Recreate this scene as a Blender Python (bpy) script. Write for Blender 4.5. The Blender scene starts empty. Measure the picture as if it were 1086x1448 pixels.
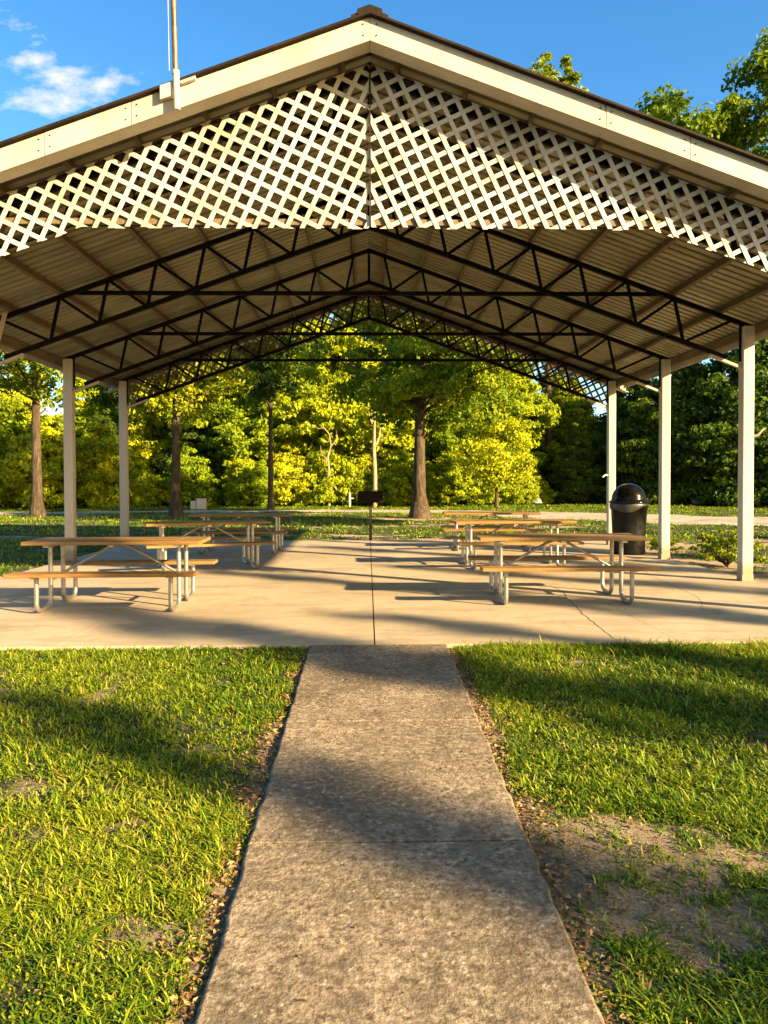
import bpy, math, random
import numpy as np
from math import radians, sin, cos, pi
from mathutils import Vector

C = bpy.context.scene
COL = C.collection
rng = np.random.default_rng(7)
random.seed(7)

# ------------------------------------------------------------------ camera
cam_d = bpy.data.cameras.new('camera'); cam = bpy.data.objects.new('camera', cam_d); COL.objects.link(cam)
cam_d.sensor_fit = 'VERTICAL'; cam_d.sensor_height = 24.0
F = 1088.0
cam_d.lens = F/1448*24.0
cam.location = (0, 0, 1.43)
cam.rotation_euler = (radians(90-1.2), radians(0.15), radians(-1.2))
cam_d.shift_y = -(46-22.8)/1448
cam_d.clip_end = 2000; cam_d.clip_start = 0.05
C.camera = cam
C.render.resolution_x = 768; C.render.resolution_y = 1024

# ------------------------------------------------------------------ light
SUN_DIR = Vector((0.82, -0.57, 0)).normalized()     # horizontal direction towards the sun
ELEV = radians(21)
sd = bpy.data.lights.new('sun', 'SUN'); sun = bpy.data.objects.new('sun', sd); COL.objects.link(sun)
sd.energy = 5.0; sd.angle = radians(0.7); sd.color = (1.0, 0.70, 0.355)
dirv = Vector((SUN_DIR.x*cos(ELEV), SUN_DIR.y*cos(ELEV), sin(ELEV)))
sun.rotation_euler = dirv.to_track_quat('Z', 'Y').to_euler()
sun.location = dirv*60
C.view_settings.view_transform = 'Standard'; C.view_settings.look = 'None'
C.view_settings.gamma = 1; C.view_settings.use_curve_mapping = False
C.view_settings.exposure = 2.25

w = bpy.data.worlds.new('World'); C.world = w; w.use_nodes = True
nt = w.node_tree; N = nt.nodes; L = nt.links; N.clear()
sky = N.new('ShaderNodeTexSky'); sky.sky_type = 'NISHITA'; sky.sun_disc = False
sky.sun_elevation = ELEV; sky.sun_rotation = math.atan2(SUN_DIR.x, SUN_DIR.y)
sky.air_density = 1.0; sky.dust_density = 0.6; sky.ozone_density = 2.0
hs = N.new('ShaderNodeHueSaturation'); hs.inputs['Saturation'].default_value = 1.34
L.new(sky.outputs[0], hs.inputs['Color'])
geo = N.new('ShaderNodeTexCoord'); sep = N.new('ShaderNodeSeparateXYZ'); L.new(geo.outputs['Generated'], sep.inputs[0])
def wm(op, a, b=None, c=None):
    n = N.new('ShaderNodeMath'); n.operation = op
    for i, v in enumerate((a, b, c)):
        if v is None: continue
        if isinstance(v, (int, float)): n.inputs[i].default_value = v
        else: L.new(v, n.inputs[i])
    return n.outputs[0]
sdot = wm('ADD', wm('MULTIPLY', sep.outputs[0], SUN_DIR.x), wm('MULTIPLY', sep.outputs[1], SUN_DIR.y))
wf = wm('MULTIPLY', wm('ADD', sdot, -0.05), 1.6)
wc = N.new('ShaderNodeClamp'); L.new(wf, wc.inputs[0])
wmx = N.new('ShaderNodeMix'); wmx.data_type = 'RGBA'; wmx.blend_type = 'MULTIPLY'; L.new(wc.outputs[0], wmx.inputs[0]); L.new(hs.outputs[0], wmx.inputs[6])
wmx.inputs[7].default_value = (1.5, 0.95, 0.42, 1)
ysafe = wm('MAXIMUM', sep.outputs[1], 0.02)
u = wm('DIVIDE', sep.outputs[0], ysafe); v = wm('DIVIDE', sep.outputs[2], ysafe)
cmb = N.new('ShaderNodeCombineXYZ'); L.new(u, cmb.inputs[0]); L.new(v, cmb.inputs[1])
nz = N.new('ShaderNodeTexNoise'); nz.inputs['Scale'].default_value = 16; nz.inputs['Detail'].default_value = 8
nz.inputs['Roughness'].default_value = 0.6
mp = N.new('ShaderNodeMapping'); mp.inputs['Scale'].default_value = (1.0, 1.9, 1)
L.new(cmb.outputs[0], mp.inputs[0]); L.new(mp.outputs[0], nz.inputs['Vector'])
def blob(cu, cv, ru, rv):
    a = wm('DIVIDE', wm('SUBTRACT', u, cu), ru); b = wm('DIVIDE', wm('SUBTRACT', v, cv), rv)
    return wm('SUBTRACT', 1.0, wm('SQRT', wm('ADD', wm('MULTIPLY', a, a), wm('MULTIPLY', b, b))))
bl = wm('MAXIMUM', wm('MAXIMUM', blob(-.39, .505, .12, .055), blob(-.49, .586, .07, .022)), blob(-.42, .535, .05, .03))
bl = wm('MAXIMUM', bl, blob(-.50, .60, .08, .035))
cd = wm('MULTIPLY', wm('ADD', wm('MULTIPLY', bl, 0.75), wm('MULTIPLY', wm('SUBTRACT', nz.outputs[0], 0.62), 2.2)), 1.7)
cdc = N.new('ShaderNodeClamp'); L.new(cd, cdc.inputs[0]); 
fac = wm('MULTIPLY', cdc.outputs[0], 0.85)
mx = N.new('ShaderNodeMix'); mx.data_type = 'RGBA'; L.new(fac, mx.inputs[0]); L.new(wmx.outputs[2], mx.inputs[6])
mx.inputs[7].default_value = (3.9, 3.75, 3.8, 1)
bg = N.new('ShaderNodeBackground'); bg.inputs[1].default_value = 0.065
L.new(mx.outputs[2], bg.inputs[0])
out = N.new('ShaderNodeOutputWorld'); L.new(bg.outputs[0], out.inputs[0])

# ------------------------------------------------------------------ helpers
def tag(o, label=None, cat=None, group=None, kind=None):
    if label: o['label'] = label
    if cat: o['category'] = cat
    if group: o['group'] = group
    if kind: o['kind'] = kind
    return o
def empty(name, loc=(0, 0, 0), rz=0):
    o = bpy.data.objects.new(name, None); COL.objects.link(o)
    o.location = loc; o.rotation_euler = (0, 0, rz); o.empty_display_size = 0.2
    return o
def copy_tree(o, parent=None):
    c = o.copy(); COL.objects.link(c)
    if parent: c.parent = parent
    for ch in list(o.children): copy_tree(ch, c)
    return c

class MB:
    def __init__(s): s.v = []; s.f = []; s.sm = []
    def add(s, vs, fs, smooth=False):
        b = len(s.v); s.v.extend([tuple(p) for p in vs]); s.f.extend([tuple(b+i for i in f) for f in fs]); s.sm.extend([smooth]*len(fs))
    def box(s, x0, x1, y0, y1, z0, z1):
        s.add([(x0,y0,z0),(x1,y0,z0),(x1,y1,z0),(x0,y1,z0),(x0,y0,z1),(x1,y0,z1),(x1,y1,z1),(x0,y1,z1)],
              [(0,3,2,1),(4,5,6,7),(0,1,5,4),(1,2,6,5),(2,3,7,6),(3,0,4,7)])
    def bar(s, a, b, wy, wz, up=(0,0,1)):     # rectangular bar between two points
        a = Vector(a); b = Vector(b); d = (b-a).normalized(); u_ = Vector(up); sd_ = d.cross(u_)
        if sd_.length < 1e-4: sd_ = d.cross(Vector((1,0,0)))
        sd_.normalize(); uu = sd_.cross(d).normalized()
        vs = []
        for p in (a, b):
            for (i, j) in ((-1,-1),(1,-1),(1,1),(-1,1)):
                vs.append(p + sd_*(i*wy/2) + uu*(j*wz/2))
        s.add(vs, [(0,1,2,3),(7,6,5,4),(0,4,5,1),(1,5,6,2),(2,6,7,3),(3,7,4,0)])
    def tube(s, pts, r, n=8, cap=True):
        pts = [Vector(p) for p in pts]; m = len(pts)
        rs = r if hasattr(r, '__len__') else [r]*m
        prev = None; rings = []
        for i, p in enumerate(pts):
            d = (pts[min(i+1, m-1)] - pts[max(i-1, 0)]).normalized()
            if prev is None:
                q = d.cross(Vector((0.3, 0.9, 0.1)))
                if q.length < 1e-3: q = d.cross(Vector((1, 0, 0)))
            else: q = prev - d*prev.dot(d)
            q.normalize(); prev = q; q2 = d.cross(q)
            rings.append([p + (q*cos(2*pi*k/n) + q2*sin(2*pi*k/n))*rs[i] for k in range(n)])
        vs = [x for rg in rings for x in rg]; fs = []
        for i in range(m-1):
            for k in range(n):
                fs.append((i*n+k, i*n+(k+1)%n, (i+1)*n+(k+1)%n, (i+1)*n+k))
        s.add(vs, fs, True)
        if cap:
            s.add(rings[0], [tuple(range(n-1, -1, -1))]); s.add(rings[-1], [tuple(range(n))])
    def lathe(s, prof, cx=0, cy=0, n=40, a0=0):
        vs = []; fs = []
        for (r, z) in prof:
            for k in range(n): vs.append((cx+r*cos(2*pi*k/n), cy+r*sin(2*pi*k/n), z))
        for i in range(len(prof)-1):
            for k in range(n): fs.append((i*n+k, i*n+(k+1)%n, (i+1)*n+(k+1)%n, (i+1)*n+k))
        s.add(vs, fs, True)
    def prism(s, poly, y0, y1):               # poly in x,z ; extruded along y
        n = len(poly)
        vs = [(x, y0, z) for x, z in poly] + [(x, y1, z) for x, z in poly]
        s.add(vs, [tuple(range(n)), tuple(range(2*n-1, n-1, -1))] + [(i, i+n, (i+1)%n+n, (i+1)%n) for i in range(n)])
    def build(s, name, mat, parent=None, bevel=0):
        me = bpy.data.meshes.new(name); me.from_pydata(s.v, [], s.f); me.update()
        me.polygons.foreach_set('use_smooth', s.sm); me.materials.append(mat)
        o = bpy.data.objects.new(name, me); COL.objects.link(o)
        if parent: o.parent = parent
        if bevel:
            b = o.modifiers.new('bevel', 'BEVEL'); b.width = bevel; b.segments = 2; b.limit_method = 'ANGLE'
        return o

def np_mesh(name, verts, faces, mat, tint=None, parent=None, smooth=False):
    me = bpy.data.meshes.new(name)
    nv, nf, k = len(verts), len(faces), faces.shape[1]
    me.vertices.add(nv); me.vertices.foreach_set('co', verts.astype(np.float32).ravel())
    me.loops.add(nf*k); me.loops.foreach_set('vertex_index', faces.astype(np.int32).ravel())
    me.polygons.add(nf); me.polygons.foreach_set('loop_start', np.arange(0, nf*k, k, dtype=np.int32))
    me.polygons.foreach_set('loop_total', np.full(nf, k, dtype=np.int32))
    me.polygons.foreach_set('use_smooth', np.full(nf, smooth))
    me.update(calc_edges=True)
    if tint is not None:
        for nm, arr in tint.items():
            a = me.attributes.new(nm, 'FLOAT', 'POINT'); a.data.foreach_set('value', arr.astype(np.float32))
    me.materials.append(mat)
    o = bpy.data.objects.new(name, me); COL.objects.link(o)
    if parent: o.parent = parent
    return o

def vnoise(x, y, seed=0):
    x = np.asarray(x, float); y = np.asarray(y, float)
    xi = np.floor(x).astype(np.int64); yi = np.floor(y).astype(np.int64); xf = x-xi; yf = y-yi
    def h(a, b):
        n = (a*374761393 + b*668265263 + seed*982451653) & 0x7fffffff
        n = ((n ^ (n >> 13))*1274126177) & 0x7fffffff
        return ((n ^ (n >> 16)) & 0xffff)/65535.0
    sx = xf*xf*(3-2*xf); sy = yf*yf*(3-2*yf)
    return (h(xi,yi)*(1-sx)+h(xi+1,yi)*sx)*(1-sy) + (h(xi,yi+1)*(1-sx)+h(xi+1,yi+1)*sx)*sy
def fbm(x, y, seed=0, o=4):
    t = 0; a = .5; s = 0
    for i in range(o):
        t = t + a*vnoise(x*2**i, y*2**i, seed+i); s += a; a *= .55
    return t/s

# ------------------------------------------------------------------ materials
def newmat(name):
    m = bpy.data.materials.new(name); m.use_nodes = True
    return m, m.node_tree.nodes, m.node_tree.links, m.node_tree.nodes['Principled BSDF']
def tex(n, l, kind, scale, coord='Object', detail=6, rough=0.6, mapscale=None, **kw):
    t = n.new(kind); t.inputs['Scale'].default_value = scale
    if 'Detail' in t.inputs: t.inputs['Detail'].default_value = detail
    if 'Roughness' in t.inputs: t.inputs['Roughness'].default_value = rough
    tc = n.new('ShaderNodeTexCoord'); src = tc.outputs[coord]
    if mapscale:
        mp = n.new('ShaderNodeMapping'); mp.inputs['Scale'].default_value = mapscale; l.new(src, mp.inputs[0]); src = mp.outputs[0]
    l.new(src, t.inputs['Vector'])
    return t
def ramp(n, l, src, stops, interp='LINEAR'):
    r = n.new('ShaderNodeValToRGB'); r.color_ramp.interpolation = interp
    e = r.color_ramp.elements
    while len(e) < len(stops): e.new(0.5)
    for i, (p, c) in enumerate(stops):
        e[i].position = p; e[i].color = (*c, 1) if hasattr(c, '__len__') else (c, c, c, 1)
    l.new(src, r.inputs[0]); return r.outputs[0]
def mix(n, l, fac, a, b, mode='MIX'):
    m = n.new('ShaderNodeMix'); m.data_type = 'RGBA'; m.blend_type = mode
    for i, v_ in ((0, fac), (6, a), (7, b)):
        if isinstance(v_, (int, float)): m.inputs[i].default_value = v_
        elif isinstance(v_, tuple): m.inputs[i].default_value = (*v_, 1)
        else: l.new(v_, m.inputs[i])
    return m.outputs[2]
def bump(n, l, bs, h, strength, dist):
    b = n.new('ShaderNodeBump'); b.inputs['Strength'].default_value = strength; b.inputs['Distance'].default_value = dist
    l.new(h, b.inputs['Height']); l.new(b.outputs[0], bs.inputs['Normal'])

def mat_paint(name, col, dirt, rough=0.5, scale=3, amt=0.6, vert=True, rust=0):
    m, n, l, b = newmat(name)
    t = tex(n, l, 'ShaderNodeTexNoise', scale, mapscale=(1, 1, .35) if vert else None)
    t2 = tex(n, l, 'ShaderNodeTexNoise', scale*14, detail=4)
    f = ramp(n, l, t.outputs[0], [(.42, 0.0), (.72, amt)])
    f2 = ramp(n, l, t2.outputs[0], [(.5, 0.0), (.75, amt*.5)])
    c = mix(n, l, f, col, dirt); c = mix(n, l, f2, c, dirt)
    if rust:
        t3 = tex(n, l, 'ShaderNodeTexNoise', 9, detail=8, rough=.75)
        f3 = ramp(n, l, t3.outputs[0], [(.63, 0.0), (.67, rust)]); c = mix(n, l, f3, c, (.22, .09, .03))
    l.new(c, b.inputs['Base Color']); b.inputs['Roughness'].default_value = rough
    bump(n, l, b, t2.outputs[0], .12, .01)
    if name == 'post_paint':                      # dirt splashed up from the slab
        tc = n.new('ShaderNodeTexCoord'); sx = n.new('ShaderNodeSeparateXYZ'); l.new(tc.outputs['Object'], sx.inputs[0])
        ad = n.new('ShaderNodeMath'); ad.operation = 'MULTIPLY_ADD'; l.new(t2.outputs[0], ad.inputs[0]); ad.inputs[1].default_value = -.35; l.new(sx.outputs[2], ad.inputs[2])
        c = mix(n, l, ramp(n, l, ad.outputs[0], [(0, .75), (.12, 0.0)]), c, (.20, .15, .09)); l.new(c, b.inputs['Base Color'])
    if rough > .65: b.inputs['Specular IOR Level'].default_value = .15
    return m
M = {}
M['trim'] = mat_paint('cream_trim_paint', (.49, .465, .405), (.29, .23, .15), .45, 2.2, .5, True, .5)
M['post'] = mat_paint('post_paint', (.50, .475, .42), (.31, .27, .20), .5, 1.6, .45, True, .25)
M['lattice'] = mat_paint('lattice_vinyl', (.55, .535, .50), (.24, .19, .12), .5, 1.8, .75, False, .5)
M['back_lattice'] = mat_paint('tan_lattice', (.20, .17, .11), (.09, .075, .04), .6, 2.5, .55, False)  # darker tan than the front lattice
M['truss'] = mat_paint('black_truss_paint', (.004, .0035, .003), (.012, .008, .005), .7, 8, .5, False)
M['brown_edge'] = mat_paint('brown_edge_trim', (.013, .009, .006), (.05, .033, .016), .7, 5, .6, False)
def mat_roof():
    m, n, l, b = newmat('galvanised_roof_sheet')
    t = tex(n, l, 'ShaderNodeTexNoise', .9, detail=7, mapscale=(.5, 2.2, 1))
    t2 = tex(n, l, 'ShaderNodeTexNoise', 5, detail=5, mapscale=(.25, 3, 1))
    c = ramp(n, l, t.outputs[0], [(.3, (.21, .195, .12)), (.52, (.33, .31, .205)), (.75, (.46, .44, .31))])
    c = mix(n, l, ramp(n, l, t2.outputs[0], [(.45, 0.0), (.8, .6)]), c, (.19, .16, .085))
    l.new(c, b.inputs['Base Color']); b.inputs['Roughness'].default_value = .42; b.inputs['Metallic'].default_value = .25
    return m
M['roof'] = mat_roof()
def mat_wood(name, ca, cb, cc, rough=.5, sx=(1.2, 22, 22)):
    m, n, l, b = newmat(name)
    t = tex(n, l, 'ShaderNodeTexNoise', 2.2, detail=8, rough=.65, mapscale=sx)
    t2 = tex(n, l, 'ShaderNodeTexNoise', 1.3, detail=4)
    t3 = tex(n, l, 'ShaderNodeTexVoronoi', 3.2, mapscale=(.6, 3, 3))
    c = ramp(n, l, t.outputs[0], [(.3, ca), (.5, cb), (.72, cc)])
    c = mix(n, l, ramp(n, l, t2.outputs[0], [(.45, 0.0), (.75, .55)]), c, ca)
    c = mix(n, l, ramp(n, l, t3.outputs['Distance'], [(.03, .8), (.07, 0.0)]), c, tuple(x*.35 for x in ca))
    oi = n.new('ShaderNodeObjectInfo'); wr = n.new('ShaderNodeMath'); wr.operation = 'MULTIPLY'; wr.inputs[1].default_value = .2; l.new(oi.outputs['Random'], wr.inputs[0])
    c = mix(n, l, wr.outputs[0], c, (.17, .15, .12))
    l.new(c, b.inputs['Base Color']); b.inputs['Roughness'].default_value = rough
    bump(n, l, b, t.outputs[0], .35, .004)
    return m
M['wood'] = mat_wood('stained_table_wood', (.10, .050, .012), (.24, .128, .026), (.36, .205, .052))
M['purlin'] = mat_wood('purlin_wood', (.07, .048, .022), (.15, .105, .05), (.22, .16, .08), .7, (22, 1.2, 22))
def mat_galv():
    m, n, l, b = newmat('galvanised_tube')
    t = tex(n, l, 'ShaderNodeTexVoronoi', 60); t2 = tex(n, l, 'ShaderNodeTexNoise', 7, detail=6)
    c = ramp(n, l, t.outputs['Color'], [(.2, (.26, .25, .23)), (.8, (.40, .39, .36))])
    c = mix(n, l, ramp(n, l, t2.outputs[0], [(.52, 0.0), (.75, .7)]), c, (.22, .17, .12))
    l.new(c, b.inputs['Base Color']); b.inputs['Metallic'].default_value = .75
    l.new(ramp(n, l, t2.outputs[0], [(.3, .3), (.8, .6)]), b.inputs['Roughness'])
    return m
M['galv'] = mat_galv()
def mat_plastic(name, col, rough, coat=0):
    m, n, l, b = newmat(name)
    t = tex(n, l, 'ShaderNodeTexNoise', 9, detail=8)
    c = ramp(n, l, t.outputs[0], [(.4, tuple(x*.8 for x in col)), (.8, tuple(x*1.8 for x in col))])
    l.new(c, b.inputs['Base Color'])
    if 'opening' in name: b.inputs['Specular IOR Level'].default_value = 0
    if name.startswith('black_bin'): b.inputs['Specular IOR Level'].default_value = .2
    l.new(ramp(n, l, t.outputs[0], [(.3, rough*.8), (.8, min(1, rough*1.7))]), b.inputs['Roughness'])
    b.inputs['Coat Weight'].default_value = coat
    return m
M['bin'] = mat_plastic('black_bin_plastic', (.005, .0055, .0055), .35)
M['lid'] = mat_plastic('black_bin_lid_plastic', (.0045, .0045, .0045), .16, .1)
M['hole_shade'] = mat_plastic('bin_opening_shade', (.003, .003, .003), .8)
M['bag'] = mat_plastic('grey_bin_liner', (.03, .03, .028), .35)
M['grill'] = mat_plastic('black_bin_grill_steel', (.0035, .0035, .0035), .7)
M['rust'] = mat_plastic('dark_rusty_steel', (.022, .014, .009), .8)
M['white'] = mat_paint('white_panel', (.60, .59, .55), (.4, .38, .32), .5)
M['bluegrey'] = mat_plastic('pale_blue_sheet', (.34, .42, .48), .4)

M['copper'] = mat_plastic('tarnished_pole_metal', (.20, .12, .06), .35); M['copper'].node_tree.nodes['Principled BSDF'].inputs['Metallic'].default_value = .6
def mat_slab():
    m, n, l, b = newmat('smooth_slab_concrete')
    t = tex(n, l, 'ShaderNodeTexNoise', .55, detail=8, rough=.6)
    t2 = tex(n, l, 'ShaderNodeTexNoise', 4.5, detail=8, rough=.7)
    t3 = tex(n, l, 'ShaderNodeTexNoise', 90, detail=5)
    t4 = tex(n, l, 'ShaderNodeTexNoise', 1.6, detail=3, rough=.4, mapscale=(.6, 1.6, 1))
    t5 = tex(n, l, 'ShaderNodeTexVoronoi', 5.5)
    c = ramp(n, l, t.outputs[0], [(.3, (.30, .25, .17)), (.5, (.395, .34, .245)), (.72, (.49, .43, .32))])
    c = mix(n, l, ramp(n, l, t2.outputs[0], [(.48, 0.0), (.8, .45)]), c, (.23, .175, .105))
    c = mix(n, l, ramp(n, l, t4.outputs[0], [(.55, 0.0), (.60, .5)]), c, (.28, .235, .17))
    c = mix(n, l, ramp(n, l, t5.outputs['Distance'], [(.018, .55), (.035, 0.0)]), c, (.12, .09, .06))
    t6 = tex(n, l, 'ShaderNodeTexNoise', 1.1, detail=9, rough=.72); c = mix(n, l, ramp(n, l, t6.outputs[0], [(.53, 0.0), (.60, .35), (.75, .5)]), c, (.19, .15, .095))
    c = mix(n, l, .25, c, ramp(n, l, t3.outputs[0], [(.3, .25), (.7, .6)]), 'SOFT_LIGHT')
    l.new(c, b.inputs['Base Color'])
    l.new(ramp(n, l, t2.outputs[0], [(.3, .55), (.7, .85)]), b.inputs['Roughness'])
    bump(n, l, b, t3.outputs[0], .12, .003)
    return m
M['slab'] = mat_slab()
def mat_path():
    m, n, l, b = newmat('worn_aggregate_concrete')
    t = tex(n, l, 'ShaderNodeTexNoise', 1.5, detail=8, rough=.65)
    t2 = tex(n, l, 'ShaderNodeTexNoise', 34, detail=8, rough=.75)
    t3 = tex(n, l, 'ShaderNodeTexVoronoi', 62); t4 = tex(n, l, 'ShaderNodeTexVoronoi', 26)
    t5 = tex(n, l, 'ShaderNodeTexNoise', 8, detail=7, rough=.7)
    t6 = tex(n, l, 'ShaderNodeTexNoise', 220, detail=2)
    c = ramp(n, l, t.outputs[0], [(.3, (.11, .088, .056)), (.48, (.20, .162, .108)), (.62, (.28, .23, .16)), (.8, (.36, .30, .21))])
    c = mix(n, l, ramp(n, l, t2.outputs[0], [(.41, .9), (.50, 0.0)]), c, (.065, .048, .03))
    c = mix(n, l, ramp(n, l, t2.outputs[0], [(.54, 0.0), (.62, .8)]), c, (.42, .37, .29))
    c = mix(n, l, ramp(n, l, t5.outputs[0], [(.46, 0.0), (.64, .7)]), c, (.095, .075, .05))
    c = mix(n, l, ramp(n, l, t3.outputs['Distance'], [(.16, .85), (.24, 0.0)]), c, (.52, .47, .39))
    c = mix(n, l, ramp(n, l, t4.outputs['Distance'], [(.07, .8), (.12, 0.0)]), c, (.06, .045, .03))
    l.new(c, b.inputs['Base Color']); b.inputs['Roughness'].default_value = .85
    add = n.new('ShaderNodeMath'); add.operation = 'ADD'; l.new(t2.outputs[0], add.inputs[0]); l.new(t3.outputs['Distance'], add.inputs[1])
    bump(n, l, b, add.outputs[0], .6, .006)
    return m
M['path'] = mat_path()
def mat_ground():
    m, n, l, b = newmat('lawn_soil')
    at = n.new('ShaderNodeAttribute'); at.attribute_name = 'bare'
    t = tex(n, l, 'ShaderNodeTexNoise', 2.5, detail=10, rough=.7); t2 = tex(n, l, 'ShaderNodeTexNoise', 60, detail=8, rough=.85)
    t3 = tex(n, l, 'ShaderNodeTexNoise', 12, detail=8, rough=.7)
    soil = ramp(n, l, t2.outputs[0], [(.36, (.07, .046, .026)), (.44, (.19, .14, .09)), (.51, (.35, .28, .19)), (.64, (.52, .435, .32))])
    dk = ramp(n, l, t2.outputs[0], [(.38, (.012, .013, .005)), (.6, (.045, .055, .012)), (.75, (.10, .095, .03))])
    f = n.new('ShaderNodeMath'); f.operation = 'ADD'; l.new(at.outputs['Fac'], f.inputs[0])
    mm = n.new('ShaderNodeMath'); mm.operation = 'MULTIPLY_ADD'; l.new(t3.outputs[0], mm.inputs[0]); mm.inputs[1].default_value = 1.2; mm.inputs[2].default_value = -.6
    l.new(mm.outputs[0], f.inputs[1])
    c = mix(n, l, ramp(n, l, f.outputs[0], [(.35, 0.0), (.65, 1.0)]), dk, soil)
    l.new(c, b.inputs['Base Color']); b.inputs['Roughness'].default_value = .95
    bump(n, l, b, t2.outputs[0], 1.0, .035)
    return m
M['ground'] = mat_ground()
def mat_gravel():
    m, n, l, b = newmat('grey_gravel')
    t = tex(n, l, 'ShaderNodeTexVoronoi', 16); t2 = tex(n, l, 'ShaderNodeTexNoise', .8, detail=9, rough=.7)
    c = ramp(n, l, t.outputs['Color'], [(.1, (.17, .155, .13)), (.5, (.28, .26, .22)), (.9, (.42, .39, .34))])
    c = mix(n, l, ramp(n, l, t2.outputs[0], [(.45, 0.0), (.65, .7)]), c, (.14, .115, .07))
    l.new(c, b.inputs['Base Color']); b.inputs['Roughness'].default_value = .95
    bump(n, l, b, t.outputs['Distance'], .8, .03)
    return m
M['gravel'] = mat_gravel()
def mat_leaf(name, stops, trans=.42, rough=.55):
    m, n, l, b = newmat(name)
    at = n.new('ShaderNodeAttribute'); at.attribute_name = 'tint'
    c = ramp(n, l, at.outputs['Fac'], stops)
    oi = n.new('ShaderNodeObjectInfo')
    h = n.new('ShaderNodeHueSaturation'); l.new(c, h.inputs['Color'])
    mr = n.new('ShaderNodeMapRange'); l.new(oi.outputs['Random'], mr.inputs[0]); mr.inputs[3].default_value = .485; mr.inputs[4].default_value = .53
    l.new(mr.outputs[0], h.inputs['Hue'])
    mr2 = n.new('ShaderNodeMapRange'); l.new(oi.outputs['Random'], mr2.inputs[0]); mr2.inputs[3].default_value = 1.4; mr2.inputs[4].default_value = .9
    l.new(mr2.outputs[0], h.inputs['Value'])
    l.new(h.outputs[0], b.inputs['Base Color']); b.inputs['Roughness'].default_value = rough
    b.inputs['Specular IOR Level'].default_value = .25
    tr = n.new('ShaderNodeBsdfTranslucent'); l.new(h.outputs[0], tr.inputs['Color'])
    ms = n.new('ShaderNodeMixShader'); ms.inputs[0].default_value = trans
    l.new(b.outputs[0], ms.inputs[1]); l.new(tr.outputs[0], ms.inputs[2])
    l.new(ms.outputs[0], n['Material Output'].inputs[0])
    return m
M['leaf'] = mat_leaf('tree_leaf', [(0, (.06, .10, .005)), (.45, (.18, .24, .007)), (.8, (.33, .37, .009)), (1, (.46, .46, .014))])
M['leaf_yel'] = mat_leaf('bright_leaf', [(0, (.14, .18, .006)), (.45, (.28, .345, .008)), (.8, (.46, .49, .010)), (1, (.60, .58, .016))])
M['leaf_dark'] = mat_leaf('dark_leaf', [(0, (.020, .045, .004)), (.5, (.055, .105, .007)), (.85, (.12, .18, .010)), (1, (.24, .26, .012))])  # darker leaf; puts the right-hand wood's shade into its colour
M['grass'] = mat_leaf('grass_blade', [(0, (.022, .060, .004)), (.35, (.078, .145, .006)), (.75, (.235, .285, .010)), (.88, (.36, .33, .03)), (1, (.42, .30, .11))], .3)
M['dry'] = mat_leaf('dry_leaf', [(0, (.07, .035, .015)), (.5, (.20, .11, .045)), (1, (.38, .26, .13))], .15)
M['crumb'] = mat_leaf('soil_crumb', [(0, (.05, .035, .02)), (.5, (.22, .17, .11)), (1, (.48, .40, .30))], .02)
def mat_bark(name, ca, cb, cc):
    m, n, l, b = newmat(name)
    t = tex(n, l, 'ShaderNodeTexNoise', 3, detail=9, rough=.75, mapscale=(4, 4, .8)); t2 = tex(n, l, 'ShaderNodeTexNoise', 1.2, detail=5)
    c = ramp(n, l, t.outputs[0], [(.35, ca), (.5, cb), (.66, cc)])
    c = mix(n, l, ramp(n, l, t2.outputs[0], [(.55, 0.0), (.68, .6)]), c, cc)
    l.new(c, b.inputs['Base Color']); b.inputs['Roughness'].default_value = .95
    bump(n, l, b, t.outputs[0], 1.0, .06)
    return m
M['bark'] = mat_bark('oak_bark', (.018, .012, .007), (.05, .036, .021), (.13, .10, .066))
M['snag'] = mat_bark('bleached_wood', (.16, .12, .08), (.30, .24, .16), (.42, .35, .25))

# ------------------------------------------------------------------ ground
X0 = .03
SLAB = (-5.42, 5.42, 6.65, 18.1)
PATHX = (-.505, .68)
def base_z(y):
    return np.where(y < 6.65, -.213+.032*np.maximum(y, -6), 0.0)
def ground_z(x, y):
    x = np.asarray(x, float); y = np.asarray(y, float)
    b = base_z(y) - .022
    und = (fbm(x*.5, y*.5, 3, 3)-.5)*.10*np.clip((np.abs(x)-5.6)/4 + np.clip((y-18.5)/6, 0, 1), 0, 1)
    small = (fbm(x*5, y*5, 5, 3)-.5)*.03
    far = np.clip((np.hypot(x, y-20)-40)/200, 0, 1)*2.0*fbm(x*.02, y*.02, 9, 3)
    return b + und + small*np.clip((18+6-y)/10, .2, 1) - .01 + far*0
def ell(x, y, cx, cy, rx, ry, rot=0):
    dx = x-cx; dy = y-cy; c, s = cos(rot), sin(rot)
    return 1-np.sqrt(((dx*c+dy*s)/rx)**2+((-dx*s+dy*c)/ry)**2)
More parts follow.
